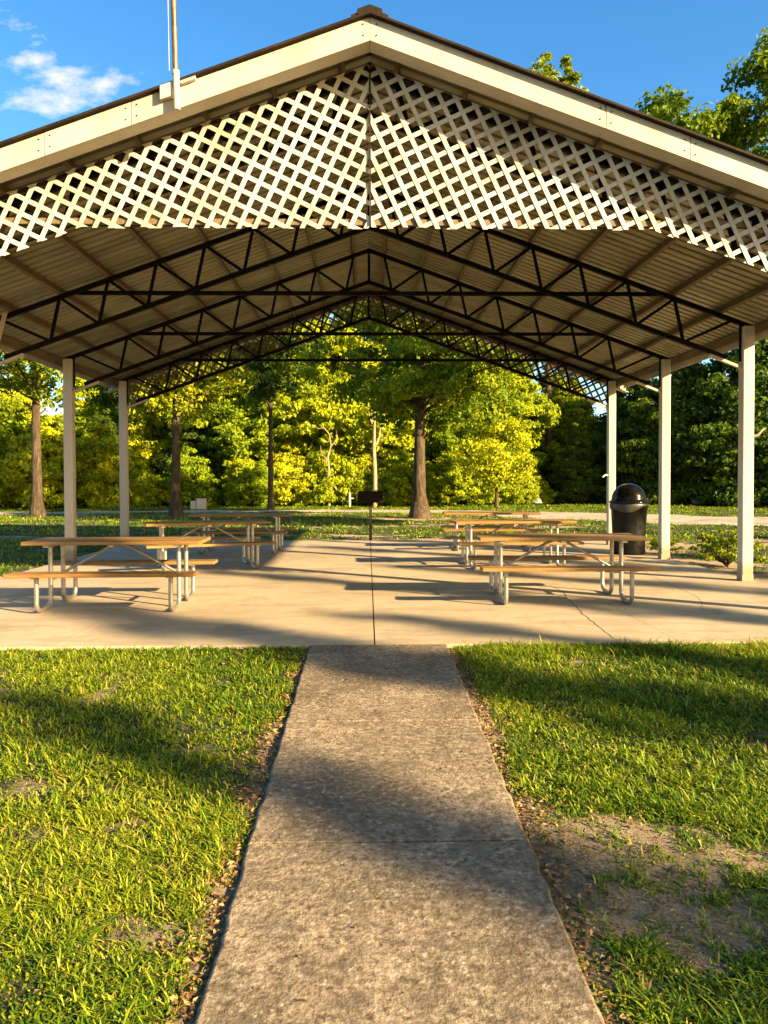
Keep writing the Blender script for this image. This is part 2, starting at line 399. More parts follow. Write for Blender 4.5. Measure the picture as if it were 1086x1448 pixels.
def bare(x, y):
    """1 = bare soil, 0 = full grass"""
    x = np.asarray(x, float); y = np.asarray(y, float)
    nb = (fbm(x*1.3, y*1.3, 21, 4)-.5)
    nf = (fbm(x*5.5, y*5.5, 31, 4)-.5)
    b = -.04 + nb*1.2 + nf*1.6
    pe = np.minimum(np.abs(x-PATHX[0]), np.abs(x-PATHX[1]))
    b = b + np.where(y < 6.7, np.clip(1-pe/.13, 0, 1)*.9 + np.where(x > .68, np.clip(1-pe/.3, 0, 1)*.35, 0), 0)
    b = b + np.clip(ell(x, y, 1.6, 2.75, 1.45, 1.0, -.5)*1.15, 0, .62) + np.clip(ell(x, y, 1.0, 3.35, .35, .35)*1.2, 0, .5)
    b = b + np.clip(ell(x, y, -.66, 2.9, .35, .55, 0)*1.0, 0, .38) + np.clip(ell(x, y, -1.9, 5.6, 1.3, .5, 0)*1.0, 0, .45)
    b = b + np.clip(ell(x, y, -1.0, 3.45, .3, .2, 0)*1.0, 0, .25)
    b = b + np.clip(ell(x, y, 2.2, 6.1, .8, .2, 0)*1.4, 0, .45)
    # worn strip around the slab at the sides and the back
    d = np.maximum(np.maximum(SLAB[0]-x, x-SLAB[1]), y-SLAB[3])
    b = b + np.where((y > 6.2) & (d > 0), np.where(x > 5, np.clip(1.15-d/1.6, 0, 1)*1.0, np.where(y > 18, np.clip(1.1-d/1.3, 0, 1)*.75, np.clip(1-d/.3, 0, 1)*.4)), 0)
    b = b + np.where((y > 19.5) & (y < 34), np.clip(fbm(x*.22+4, y*.5, 44, 3)*4.2-2.6, 0, .7), 0)
    b = b + np.clip(ell(x, y, 1.8, 28.5, 2.4, 1.6)*1.5, 0, .7)
    b = b + np.clip(ell(x, y, 9, 17.5, 4, 1.6, .2)*1.3, 0, .6)
    return np.clip(b, 0, 1)
road_c = [(60, 12), (34, 18), (20, 22.5), (13, 26), (8.5, 30.0), (4.5, 33.8), (0, 35.6), (-8, 35.6), (-20, 34), (-45, 36), (-90, 50)]
road_w = [3, 3, 3, 3.0, 3.0, 1.9, 1.5, 1.2, 1.5, 2, 2]
def road_d(x, y):
    d = np.full(np.shape(x), 1e9)
    for i in range(len(road_c)-1):
        a = np.array(road_c[i]); b_ = np.array(road_c[i+1]); ab = b_-a
        t = np.clip(((x-a[0])*ab[0]+(y-a[1])*ab[1])/(ab@ab), 0, 1)
        dd = np.hypot(x-a[0]-t*ab[0], y-a[1]-t*ab[1]) - (road_w[i]*(1-t)+road_w[i+1]*t)
        d = np.minimum(d, dd)
    return d

def axis(pts):
    out_ = []
    for a, b_, st in pts: out_ += list(np.arange(a, b_, st))
    return np.array(out_)
gx = axis([(-900, -100, 100), (-100, -30, 7), (-30, -8, .5), (-8, 8, .08), (8, 30, .5), (30, 100, 7), (100, 1000, 100)])
gy = axis([(-300, -20, 35), (-20, 1, 1.0), (1, 7, .08), (7, 24, .25), (24, 50, .5), (50, 100, 6), (100, 1100, 100)])
GX, GY = np.meshgrid(gx, gy)
gz = ground_z(GX, GY)
gv = np.stack([GX.ravel(), GY.ravel(), gz.ravel()], 1)
nx, ny = len(gx), len(gy)
ii = (np.arange(ny-1)[:, None]*nx + np.arange(nx-1)[None, :]).ravel()
gf = np.stack([ii, ii+1, ii+nx+1, ii+nx], 1)
g = np_mesh('ground', gv, gf, M['ground'], {'bare': bare(GX, GY).ravel()}, smooth=True)
tag(g, 'flat soil ground under the lawn', None, None, 'structure')

# gravel road ribbon following the ground, ragged edges
def catmull(P, n):
    P = [np.array(p, float) for p in P]; o = []
    for i in range(len(P)-1):
        p0 = P[max(i-1, 0)]; p1 = P[i]; p2 = P[i+1]; p3 = P[min(i+2, len(P)-1)]
        for k in range(n):
            t = k/n; o.append(.5*((2*p1)+(-p0+p2)*t+(2*p0-5*p1+4*p2-p3)*t*t+(-p0+3*p1-3*p2+p3)*t**3))
    o.append(P[-1]); return np.array(o)
rc = catmull([(*a, b_) for a, b_ in zip(road_c, road_w)], 30)
dv = np.gradient(rc[:, :2], axis=0); dv /= np.linalg.norm(dv, axis=1)[:, None]; nm = np.stack([-dv[:, 1], dv[:, 0]], 1)
K = 9; rv = []
for i, p in enumerate(rc):
    ea = 1+.35*(fbm(i*.35, 0, 61, 3)-.5); eb = 1+.35*(fbm(i*.35, 9, 62, 3)-.5)
    for k in range(K):
        t = -1+2*k/(K-1); q = p[:2]+nm[i]*p[2]*t*(ea if t < 0 else eb); rv.append((q[0], q[1], float(ground_z(q[0], q[1]))+.03*(1-t*t)+.008))
rv = np.array(rv); ri = (np.arange(len(rc)-1)[:, None]*K+np.arange(K-1)[None, :]).ravel()
rd = np_mesh('gravel_road', rv, np.stack([ri, ri+K, ri+K+1, ri+1], 1), M['gravel'], smooth=True)
tag(rd, 'grey gravel road curving behind the pavilion', None, None, 'structure')

# slab: panels separated by real control joints
mb = MB()
jx = [SLAB[0], -2.68, .055, 2.74, SLAB[1]]; jy = [SLAB[2], 12.4, SLAB[3]]
g_ = .006
for i in range(4):
    for j in range(2):
        gl = 0 if i == 0 else g_; gr_ = 0 if i == 3 else g_
        if i in (1,): gl = .003
        if i == 0: gr_ = .003
        if i == 3: gl = .002
        if i == 2: gr_ = .002
        mb.box(jx[i]+gl, jx[i+1]-gr_, jy[j]+(0 if j == 0 else .0025), jy[j+1]-(0 if j == 1 else .0025), -.16, 0)
tag(mb.build('concrete_slab', M['slab']), 'smooth beige concrete floor of the pavilion', None, None, 'structure')
mb = MB(); mb.box(SLAB[0]+.02, SLAB[1]-.02, SLAB[2]+.02, SLAB[3]-.02, -.17, -.02)
for yj in (6.2, 4.73, 3.24, 1.75): mb.box(PATHX[0]+.01, PATHX[1]-.01, yj-.03, yj+.03, -.213+.032*yj-.06, -.213+.032*yj-.012)
dk, n_, l_, b_ = newmat('dark_joint_soil'); b_.inputs['Base Color'].default_value = (.02, .015, .01, 1); b_.inputs['Roughness'].default_value = 1
tag(mb.build('slab_joint_fill', dk), 'dark fill in the slab joints', None, None, 'structure')
# cracks in the slab (thin dark slivers)
mb = MB()
def crack(pts, w0, z=.0015):
    P = catmull(pts, 14); r_ = np.random.default_rng(3); P[1:-1] += r_.normal(0, .006, (len(P)-2, 2))
    for i in range(len(P)-1):
        a, b2 = P[i], P[i+1]; d = b2-a; d = d/np.linalg.norm(d); nn = np.array([-d[1], d[0]])
        wa = w0*(.4+.6*sin(pi*(i+.5)/len(P))); 
        mb.add([(*(a-nn*wa), z), (*(b2-nn*wa), z), (*(b2+nn*wa), z), (*(a+nn*wa), z)], [(0,1,2,3)])
crack([(2.20, 6.66), (2.24, 7.6), (2.36, 8.9), (2.46, 9.7), (2.44, 10.3)], .005)
crack([(3.6, 8.2), (3.97, 9.2), (4.14, 10.88), (4.3, 12.0)], .003)
crack([(-4.6, 7.2), (-3.4, 7.6), (-2.9, 7.5)], .0025)
tag(mb.build('slab_cracks', dk), 'hairline cracks in the concrete floor', None, None, 'structure')

# path in slabs, sloping gently up to the floor
mb = MB()
ys = [6.645, 6.2, 4.73, 3.24, 1.75, .25, -1.25, -2.75]
for i in range(len(ys)-1):
    y1, y0 = ys[i]-(.0075 if i else 0), ys[i+1]+.0075
    if i == 0: y1 = 6.645
    z0, z1 = -.213+.032*y0, -.213+.032*y1
    if i == 0: y0 = ys[1]+.0015
    if i == 1: y1 = ys[1]-.0015
    a, c_ = PATHX
    nseg = 90
    # ragged worn sides
    vs = []; 
    for k in range(nseg+1):
        y = y0+(y1-y0)*k/nseg; z = z0+(z1-z0)*k/nseg
        e1 = .022*(fbm(y*9, 1, 71, 4)-.5); e2 = .022*(fbm(y*9, 5, 72, 4)-.5)
        vs += [(a+e1-.008, y, z-.12), (a+e1-.006, y, z-.012), (a+e1+.006, y, z), (c_+e2-.006, y, z), (c_+e2+.006, y, z-.012), (c_+e2+.008, y, z-.12)]
    fs = []
    for k in range(nseg):
        for q in range(5): fs.append((6*k+q, 6*k+q+1, 6*k+q+7, 6*k+q+6))
    fs += [(5,4,3,2,1,0), tuple(6*nseg+q for q in range(6))]
    mb.add(vs, fs)
o = mb.build('path', M['path'])
bv = o.modifiers.new('b', 'BEVEL'); bv.width = .003; bv.limit_method = 'ANGLE'; bv.segments = 1
tag(o, 'worn aggregate concrete path leading to the pavilion', None, None, 'structure')

# ------------------------------------------------------------------ grass and litter
def blades(px, py, h, wd, tint, bend, seed, lean=None):
    r = np.random.default_rng(seed); n = len(px)
    pz = ground_z(px, py)-.004
    a = r.uniform(0, 2*pi, n); dx, dy = np.cos(a), np.sin(a); sx, sy = -dy, dx
    tw = r.uniform(-.6, .6, n)
    ts = [0, .38, .74, 1.0]; V = []
    for t in ts:
        off = bend*h*(t**1.7); hz = h*t*(1-.36*bend*t)
        cx = px+dx*off + sx*tw*h*(.9*t*t-.5*t); cy = py+dy*off+sy*tw*h*(.9*t*t-.5*t)
        ww = wd*(1-.25*t)*.5
        if t < 1:
            V.append(np.stack([cx-sx*ww, cy-sy*ww, pz+hz], 1)); V.append(np.stack([cx+sx*ww, cy+sy*ww, pz+hz], 1))
        else: V.append(np.stack([cx, cy, pz+hz], 1))
    V = np.stack(V, 1)                     # n,7,3
    b0 = np.arange(n)*7
    T = [(0,1,3),(0,3,2),(2,3,5),(2,5,4),(4,5,6)]
    Fc = np.concatenate([np.stack([b0+i, b0+j, b0+k], 1) for i, j, k in T])
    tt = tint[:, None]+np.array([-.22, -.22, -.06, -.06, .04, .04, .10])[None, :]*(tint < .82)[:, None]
    return V.reshape(-1, 3), Fc, np.clip(tt, 0, 1).ravel()
def scatter(n, x0, x1, y0, y1, seed, clump, cr, reject=None):
    r = np.random.default_rng(seed)
    nc = n//clump; cx = r.uniform(x0, x1, nc); cy = r.uniform(y0, y1, nc)
    keep = r.uniform(0, 1, nc) > np.clip(bare(cx, cy)*1.5-.2, 0, .90)
    cx, cy = cx[keep], cy[keep]
    m = r.integers(max(1, clump//3), clump*2, len(cx))
    vit = np.repeat(r.uniform(0, 1, len(cx)), m)
    px = np.repeat(cx, m)+r.normal(0, cr, m.sum()); py = np.repeat(cy, m)+r.normal(0, cr, m.sum())
    ok = ~((px > SLAB[0]-.01) & (px < SLAB[1]+.01) & (py > SLAB[2]-.005) & (py < SLAB[3]+.01))
    ok &= ~((px > PATHX[0]-.012) & (px < PATHX[1]+.012) & (py < 6.7))
    if reject is not None: ok &= ~reject(px, py)
    return px[ok], py[ok], vit[ok]
parts = []
def grass_zone(n, x0, x1, y0, y1, seed, clump, cr, hm, wm_, bend=(.3, 1.3), cone=True, dry=.07):
    rej = (lambda x, y: np.abs(x-.0) > y*.56+.35) if cone else (lambda x, y: road_d(x, y) < -.25)
    px, py, vit = scatter(n, x0, x1, y0, y1, seed, clump, cr, rej)
    r = np.random.default_rng(seed+1); m = len(px)
    lush = np.clip(1-bare(px, py)*1.6, .15, 1)
    patch = fbm(px*.9, py*.9, 51, 4)
    tall = .65+.8*fbm(px*1.6, py*1.6, 53, 3)
    h = .78*hm*r.gamma(7, 1/7, m)*(.55+.6*vit)*(.55+.45*lush)*tall
    wd = wm_*r.uniform(.7, 1.4, m)
    t = np.clip(.05+.75*patch+.40*(vit-.5)+r.normal(0, .14, m), 0, .8)
    dr = r.uniform(0, 1, m) < dry+.12*(1-lush); t[dr] = r.uniform(.85, 1, dr.sum())
    parts.append(blades(px, py, h, wd, t, r.uniform(bend[0], bend[1]+.2, m), seed+2))
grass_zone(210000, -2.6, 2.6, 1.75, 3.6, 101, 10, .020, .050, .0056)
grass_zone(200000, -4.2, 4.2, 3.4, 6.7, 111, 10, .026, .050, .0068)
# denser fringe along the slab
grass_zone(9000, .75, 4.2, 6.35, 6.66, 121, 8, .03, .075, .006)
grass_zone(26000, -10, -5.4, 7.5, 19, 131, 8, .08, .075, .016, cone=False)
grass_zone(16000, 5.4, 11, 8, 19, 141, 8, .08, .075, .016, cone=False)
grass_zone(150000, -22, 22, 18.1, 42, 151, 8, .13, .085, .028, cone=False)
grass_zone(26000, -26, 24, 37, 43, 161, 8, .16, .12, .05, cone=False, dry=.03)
off = 0; VV, FF, TT = [], [], []
for V_, F_, T_ in parts: VV.append(V_); FF.append(F_+off); TT.append(T_); off += len(V_)
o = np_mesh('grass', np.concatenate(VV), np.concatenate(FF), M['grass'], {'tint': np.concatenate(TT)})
tag(o, 'green and yellowing lawn grass on both sides of the path', 'grass', None, 'stuff')

CL = []
def leaf_quads(c, size, seed, up=.5, tint=None, elong=1.7, outw=None):
    """c: (n,3) centres -> folded rhombic leaves (two triangles)"""
    r = np.random.default_rng(seed); n = len(c)
    nrm = r.normal(0, 1, (n, 3)); 
    if outw is None: nrm[:, 2] = np.abs(nrm[:, 2])+up
    else: nrm = nrm*.75+outw*1.3; nrm[:, 2] += up
    nrm /= np.linalg.norm(nrm, axis=1)[:, None]
    a = r.normal(0, 1, (n, 3)); a -= nrm*(a*nrm).sum(1)[:, None]; a /= np.linalg.norm(a, axis=1)[:, None]
    b2 = np.cross(nrm, a); s = (size*r.uniform(.6, 1.35, n))[:, None]
    fold = nrm*s*r.uniform(-.12, .3, (n, 1))
    V_ = np.stack([c-a*s*.5*elong/1.3, c+b2*s*.38+fold, c+a*s*.5*elong/1.3-nrm*s*.15, c-b2*s*.38+fold], 1).reshape(-1, 3)
    b0 = np.arange(n)*4
    F_ = np.concatenate([np.stack([b0, b0+1, b0+2], 1), np.stack([b0, b0+2, b0+3], 1)])
    t = r.uniform(0, 1, n) if tint is None else tint
    return V_, F_, np.repeat(t, 4)
r = np.random.default_rng(401)
n = 110000; q = np.stack([r.uniform(-3.6, 3.6, n), 1.8+(r.uniform(0, 1, n)**1.5)*4.8], 1)
cl = fbm(q[:, 0]*2.2, q[:, 1]*2.2, 91, 3)
q = q[(cl > r.uniform(.38, .75, n)) & (bare(q[:, 0], q[:, 1]) < r.uniform(.2, .9, n)) & ((q[:, 0] < PATHX[0]-.015) | (q[:, 0] > PATHX[1]+.015)) & (np.abs(q[:, 0]) < q[:, 1]*.56+.3)]
V_, F_, T_ = leaf_quads(np.stack([q[:, 0], q[:, 1], ground_z(q[:, 0], q[:, 1])+r.uniform(.008, .034, len(q))], 1), .0125, 402, up=.9, tint=r.uniform(.1, .7, len(q)), elong=1.2)
o = np_mesh('clover', V_, F_, M['grass'], {'tint': T_}); tag(o, 'small round clover leaves growing through the lawn', 'clover', None, 'stuff')
r = np.random.default_rng(411)
n = 60000; q = np.stack([r.uniform(-3.4, 3.4, n), r.uniform(1.85, 6.6, n)], 1)
q = q[(bare(q[:, 0], q[:, 1]) > r.uniform(.25, 1.1, n)) & ((q[:, 0] < PATHX[0]-.01) | (q[:, 0] > PATHX[1]+.01)) & (np.abs(q[:, 0]) < q[:, 1]*.56+.3)]
V_, F_, T_ = leaf_quads(np.stack([q[:, 0], q[:, 1], ground_z(q[:, 0], q[:, 1])+.003], 1), .0085, 412, up=.2, elong=1.0)
o = np_mesh('soil_crumbs', V_, F_, M['crumb'], {'tint': T_}); tag(o, 'crumbs of pale and dark soil on the worn patches', 'soil', None, 'stuff')
# dry leaves along the path edges, on the bare patches, by the slab
r = np.random.default_rng(77)
P = []
for sgn, xe in ((-1, PATHX[0]), (1, PATHX[1])):
    n = 1500; y = r.uniform(1.9, 6.5, n); d = np.abs(r.normal(0, .10, n))+.012; P.append(np.stack([xe+sgn*d, y], 1))
n = 5000; q = np.stack([r.uniform(-3.4, 3.4, n), r.uniform(1.9, 6.5, n)], 1); q = q[(bare(q[:, 0], q[:, 1])+.12 > r.uniform(0, 1.3, n)) & ((q[:, 0] < PATHX[0]-.02) | (q[:, 0] > PATHX[1]+.02))]; P.append(q)
n = 500; P.append(np.stack([r.uniform(5.5, 8.5, n), r.uniform(9.5, 18, n)], 1))
n = 500; P.append(np.stack([r.normal(1.8, 1.6, n), r.normal(28.3, 1.2, n)], 1))
n = 38; P.append(np.stack([r.uniform(-.48, .66, n), r.uniform(2.0, 6.5, n)], 1))
n = 60; P.append(np.stack([r.uniform(-5, 5, n), r.uniform(7.2, 17, n)], 1))
P = np.concatenate(P)
zz = ground_z(P[:, 0], P[:, 1])+.008
onp = (P[:, 0] > PATHX[0]) & (P[:, 0] < PATHX[1]) & (P[:, 1] < 6.6); zz = np.where(onp, base_z(P[:, 1])+.004, zz)
ons = (np.abs(P[:, 0]) < 5.4) & (P[:, 1] > 6.66) & (P[:, 1] < 18.1); zz = np.where(ons, .004, zz)
V_, F_, T_ = leaf_quads(np.stack([P[:, 0], P[:, 1], zz+.002], 1), .021, 78, up=1.6)
V_[:, 2] = np.maximum(V_[:, 2], np.repeat(zz, 4))
o = np_mesh('dry_leaves', V_, F_, M['dry'], {'tint': T_})
tag(o, 'scattered brown fallen leaves along the path edges', 'leaf litter', None, 'stuff')

# ------------------------------------------------------------------ pavilion
SL = .36
def hc(x, top=5.45): return top-SL*abs(x)          # truss top chord centre height
pav = empty('pavilion', (X0, 7.1, 0))
tag(pav, 'open gabled picnic pavilion with white lattice gable and black steel trusses', 'pavilion')
OY = 7.1
def PB(mb_, name, mat, bevel=0, parent=None):       # build in world coords, re-based to the pavilion
    mb_.v = [(x, y-OY, z) for x, y, z in mb_.v]
    return mb_.build(name, mat, parent or pav, bevel)
PY = [7.75, 10.65, 13.6, 16.6]; PX = 5.25
for y in PY:
    for s in (-1, 1):
        mb = MB(); x = s*PX
        mb.box(x-.078, x+.078, y-.078, y+.078, 0, 3.545)
        p = PB(mb, 'post', M['post'], .012)
        mb = MB(); mb.box(x-.084, x+.084, y-.084, y+.084, 3.38, 3.56) if False else mb.box(x-.081, x+.081, y-.081, y+.081, .0005, .09)
        mb.v = [(a, b2-OY, c) for a, b2, c in mb.v]; mb.build('base_collar', M['post'], p, .004)
# trusses
step = .66; nodes = [.27+step*k for k in range(8)]
for ti, y in enumerate(PY):
    mb = MB(); ck = .06; dp = .55 if ti else .40
    for s in (-1, 1):
        mb.bar((0, y, hc(0)), (s*5.33, y, hc(5.33)), .05, ck)
        mb.bar((0, y, hc(0)-dp), (s*4.98, y, hc(4.98)-dp), .05, ck)
        for k, xn in enumerate(nodes):
            if xn > 5.0: break
            xb = xn+.13
            if xb < 4.99: mb.bar((s*xn, y, hc(xn)), (s*xb, y, hc(xb)-dp), .030, .040)
            if k+1 < len(nodes):
                xt = min(nodes[k+1], 5.2)
                if k == len(nodes)-2: xt = 5.05
                mb.bar((s*xt, y, hc(xt)), (s*xb, y, hc(xb)-dp), .030, .040)
        mb.bar((s*4.9+s*.265, y, hc(5.165)), (s*5.165, y, 3.06), .03, .04)
    mb.bar((0, y, hc(0)+.02), (0, y, hc(0)-dp-.02), .05, .045)
    mb.bar((-4.02, y+.045, 4.0), (4.02, y+.045, 4.0), .04, .055)
    tr = PB(mb, 'truss', M['truss'])
    for s in (-1, 1):
        mb = MB(); mb.bar((s*4.72, y-.001, hc(4.72)-.60), (s*5.175, y-.001, hc(5.175)-.615), .062, .035)
        mb.v = [(a, b2-OY, c) for a, b2, c in mb.v]; mb.build('truss_bracket', M['trim'], tr)
# purlins along the length
for s in (-1, 1):
    for k, xn in enumerate(nodes):
        if xn > 5.0: continue
        mb = MB(); a = math.atan(SL)
        zc = hc(xn)+.085
        mb.bar((s*xn, 7.12, zc), (s*xn, 17.05, zc), .045, .10, up=(s*sin(a), 0, cos(a)))
        PB(mb, 'purlin', M['purlin'])
    mb = MB(); mb.bar((s*5.5, 7.12, hc(5.5)+.07), (s*5.5, 17.05, hc(5.5)+.07), .06, .13); PB(mb, 'eave_beam', M['purlin'])
    mb = MB(); mb.bar((s*5.675, 7.10, hc(5.675)+.10), (s*5.675, 17.07, hc(5.675)+.10), .02, .13); PB(mb, 'eave_fascia', M['trim'])
# roof sheet with ribs running up the slope
prof = []
y = 7.06
while y < 17.08:
    for dy, dz in ((0, 0), (.050, 0), (.062, .042), (.098, .042), (.112, 0)):
        prof.append((y+dy, dz))
    y += .1667
for s in (-1, 1):
    vs = []; nseg = 14
    for i in range(nseg+1):
        x = 5.72*i/nseg
        for (yy, dz) in prof: vs.append((s*x, yy, hc(x)+.150+dz))
    m_ = len(prof); fs = []
    for i in range(nseg):
        for j in range(m_-1): fs.append((i*m_+j, i*m_+j+1, (i+1)*m_+j+1, (i+1)*m_+j))
    mb = MB(); mb.add(vs, fs); PB(mb, 'roof_panel', M['roof'])
# fascia boards at the gables (two lengths a side), soffit returns, brown drip edge
for yf, d in ((7.05, -1), (17.12, 1)):
    for s in (-1, 1):
        for (xa, xb, pr) in ((0.002, 2.15, 0), (2.156, 2.93, .002), (2.936, 5.74, 0)):
            zt, zb = .165, -.045
            poly = [(s*xa, hc(xa)+zb), (s*xb, hc(xb)+zb), (s*xb, hc(xb)+zt), (s*xa, hc(xa)+zt)]
            if s < 0: poly = poly[::-1]
            mb = MB(); mb.prism(poly, yf-pr, yf+.018); PB(mb, 'fascia', M['trim'], .003)
        mb = MB()                                   # bottom return of the fascia
        poly = [(s*.002, hc(.002)-.045), (s*5.74, hc(5.74)-.045), (s*5.74, hc(5.74)-.027), (s*.002, hc(.002)-.027)]
        if s < 0: poly = poly[::-1]
        ya, yb = (yf+.018, yf+.19) if d < 0 else (yf-.19, yf); mb.prism(poly, ya, yb); PB(mb, 'soffit_strip', M['trim'])
        mb = MB()
        poly = [(s*.0, hc(0)+.166), (s*5.77, hc(5.77)+.166), (s*5.77, hc(5.77)+.192), (s*0, hc(0)+.192)]
        if s < 0: poly = poly[::-1]
        mb.prism(poly, yf-.055 if d < 0 else yf-.03, yf+.06); PB(mb, 'roof_edge_trim', M['brown_edge'], .004)
for s in (-1, 1):
    for xs in (.06, 2.10, 2.20, 2.88, 2.98, 4.3):
        for dz in (.02, .12):
            mb = MB(); mb.tube([(s*xs, 7.042, hc(xs)+dz), (s*xs, 7.052, hc(xs)+dz)], .007, 6)
            PB(mb, 'screw', M['rust'])
# lattice: two layers of laths cut to the gable outline
def clip(poly, a, b_, c):      # keep a*x+b*z+c>=0
    o = []
    for i in range(len(poly)):
        p, q = poly[i], poly[(i+1) % len(poly)]; dp = a*p[0]+b_*p[1]+c; dq = a*q[0]+b_*q[1]+c
        if dp >= 0: o.append(p)
        if (dp >= 0) != (dq >= 0):
            t = dp/(dp-dq); o.append((p[0]+(q[0]-p[0])*t, p[1]+(q[1]-p[1])*t))
    return o
def lattice(yl, s, mat, flat, xmax, tint=0, drop=.56, zt=-.02, rag=.010):
    mb = MB(); al = math.atan(SL)
    rr = random.Random(5+s)
    xk = (hc(0)+zt-drop-flat)/SL            # where the flat lower edge meets the sloping one
    pitch = .137; lw = .042
    for fam, ang in ((0, pi/4), (1, -pi/4)):
        cx, cz = 2.7, hc(2.7)-.5
        for k in range(-40, 41):
            an = ang-al+rr.gauss(0, .0012); dirx, dirz = cos(an), sin(an); nx_, nz_ = -dirz, dirx
            ox = cx-sin(ang-al)*pitch*k; oz = cz+cos(ang-al)*pitch*k
            ld = rr.uniform(-.0015, .0015)
            q = [(ox-dirx*5+nx_*(-lw/2), oz-dirz*5+nz_*(-lw/2)), (ox+dirx*5-nx_*lw/2, oz+dirz*5-nz_*lw/2), (ox+dirx*5+nx_*lw/2, oz+dirz*5+nz_*lw/2), (ox-dirx*5+nx_*lw/2, oz-dirz*5+nz_*lw/2)]
            e = rr.uniform(-rag, rag)
            et = rr.uniform(-.006, .006)
            base = clip(q, -SL, -1, hc(0)+zt+et)       # below the roof line
            base = clip(base, -1, 0, xmax) if base else base
            base = clip(base, 1, 0, -.006) if base else base
            if not base: continue
            A = clip(clip(base, 0, 1, -flat+e), -1, 0, xk); B = clip(base, SL, 1, -(hc(0)+zt-drop)+e*1.2); B = clip(B, 1, 0, -xk) if B else B
            for poly in (A, B):
                if len(poly) < 3: continue
                P_ = [(s*x, z) for x, z in poly]
                y0 = yl+(-.0065 if fam else 0)+ld
                mb.prism(P_ if s > 0 else P_[::-1], y0, y0+.006)
    return mb
for s in (-1, 1):
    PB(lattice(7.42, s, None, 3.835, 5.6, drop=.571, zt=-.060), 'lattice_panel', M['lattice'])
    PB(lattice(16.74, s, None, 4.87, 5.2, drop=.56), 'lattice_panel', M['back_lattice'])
mb = MB(); mb.box(-.008, .008, 7.395, 7.408, 3.86, 5.40); PB(mb, 'lattice_seam', M['brown_edge'])
mb = MB()                                            # nailer behind the lattice; its dark colour carries the shade of the gap
for s in (-1, 1):
    mb.bar((s*.01, 7.455, hc(.01)-.085), (s*5.3, 7.455, hc(5.3)-.085), .03, .05)
PB(mb, 'lattice_nailer', M['brown_edge'])
mb = MB(); mb.bar((-3.7, 7.455, 3.90), (3.7, 7.455, 3.90), .03, .055); PB(mb, 'lattice_rail', M['purlin'])
# ridge cap / vent
mb = MB()
for s in (-1, 1):
    poly = [(0, hc(0)+.222), (s*.17, hc(.17)+.222), (s*.17, hc(.17)+.1925), (0, hc(0)+.1925)]
    mb.prism(poly if s < 0 else poly[::-1], 7.01, 17.1)
poly = [(-.115, hc(.115)+.2), (.115, hc(.115)+.2), (.115, hc(.115)+.25), (0, hc(0)+.25), (-.115, hc(.115)+.25)]
mb.prism(poly, 7.0, 17.0)
PB(mb, 'ridge_cap', M['brown_edge'], .004)
# cream strap hanging at the left bracket
mb = MB(); mb.bar((-4.92, 10.55, 3.70), (-5.06, 10.50, 3.10), .03, .055); PB(mb, 'strap', M['trim'])
# hose hook on the right front post and on the back one
mb = MB(); mb.tube([(5.33, 10.6, 2.02), (5.38, 10.58, 2.03), (5.46, 10.56, 2.13)], .016); PB(mb, 'hook', M['trim'])
mb = MB(); mb.tube([(5.17, 16.55, 1.50), (5.11, 16.53, 1.52), (5.03, 16.5, 1.47)], .018); PB(mb, 'hook', M['trim'])

# ------------------------------------------------------------------ pole
pz = 4.78
pole = empty('flag_pole', (-1.705, 6.99, pz))
tag(pole, 'tall thin metal pole clamped to the left slope of the gable fascia', 'pole')
mb = MB(); mb.tube([(-.003, 0, .30), (-.02, 0, 1.1), (-.035, .0, 2.1), (-.05, 0, 4.2)], .025, 14); mb.build('shaft', M['copper'], pole)
mb = MB(); mb.tube([(.008, 0, -.04), (0, 0, .30)], .030, 14); mb.tube([(.0, 0, .27), (-.001, 0, .305)], .034, 14); mb.build('sleeve', M['trim'], pole)
mb = MB(); mb.box(-.145, -.032, .0, .056, .10, .225); mb.box(.034, .17, .012, .054, .19, .235); b_ = mb.build('bracket', M['trim'], pole, .004)
for v_ in b_.data.vertices:
    v_.co.z += v_.co.x*.33
mb = MB(); mb.tube([(-.055, -.01, .30), (-.075, -.01, 2.2), (-.09, -.01, 4.2)], .0022, 5); mb.build('rope', M['white'], pole)

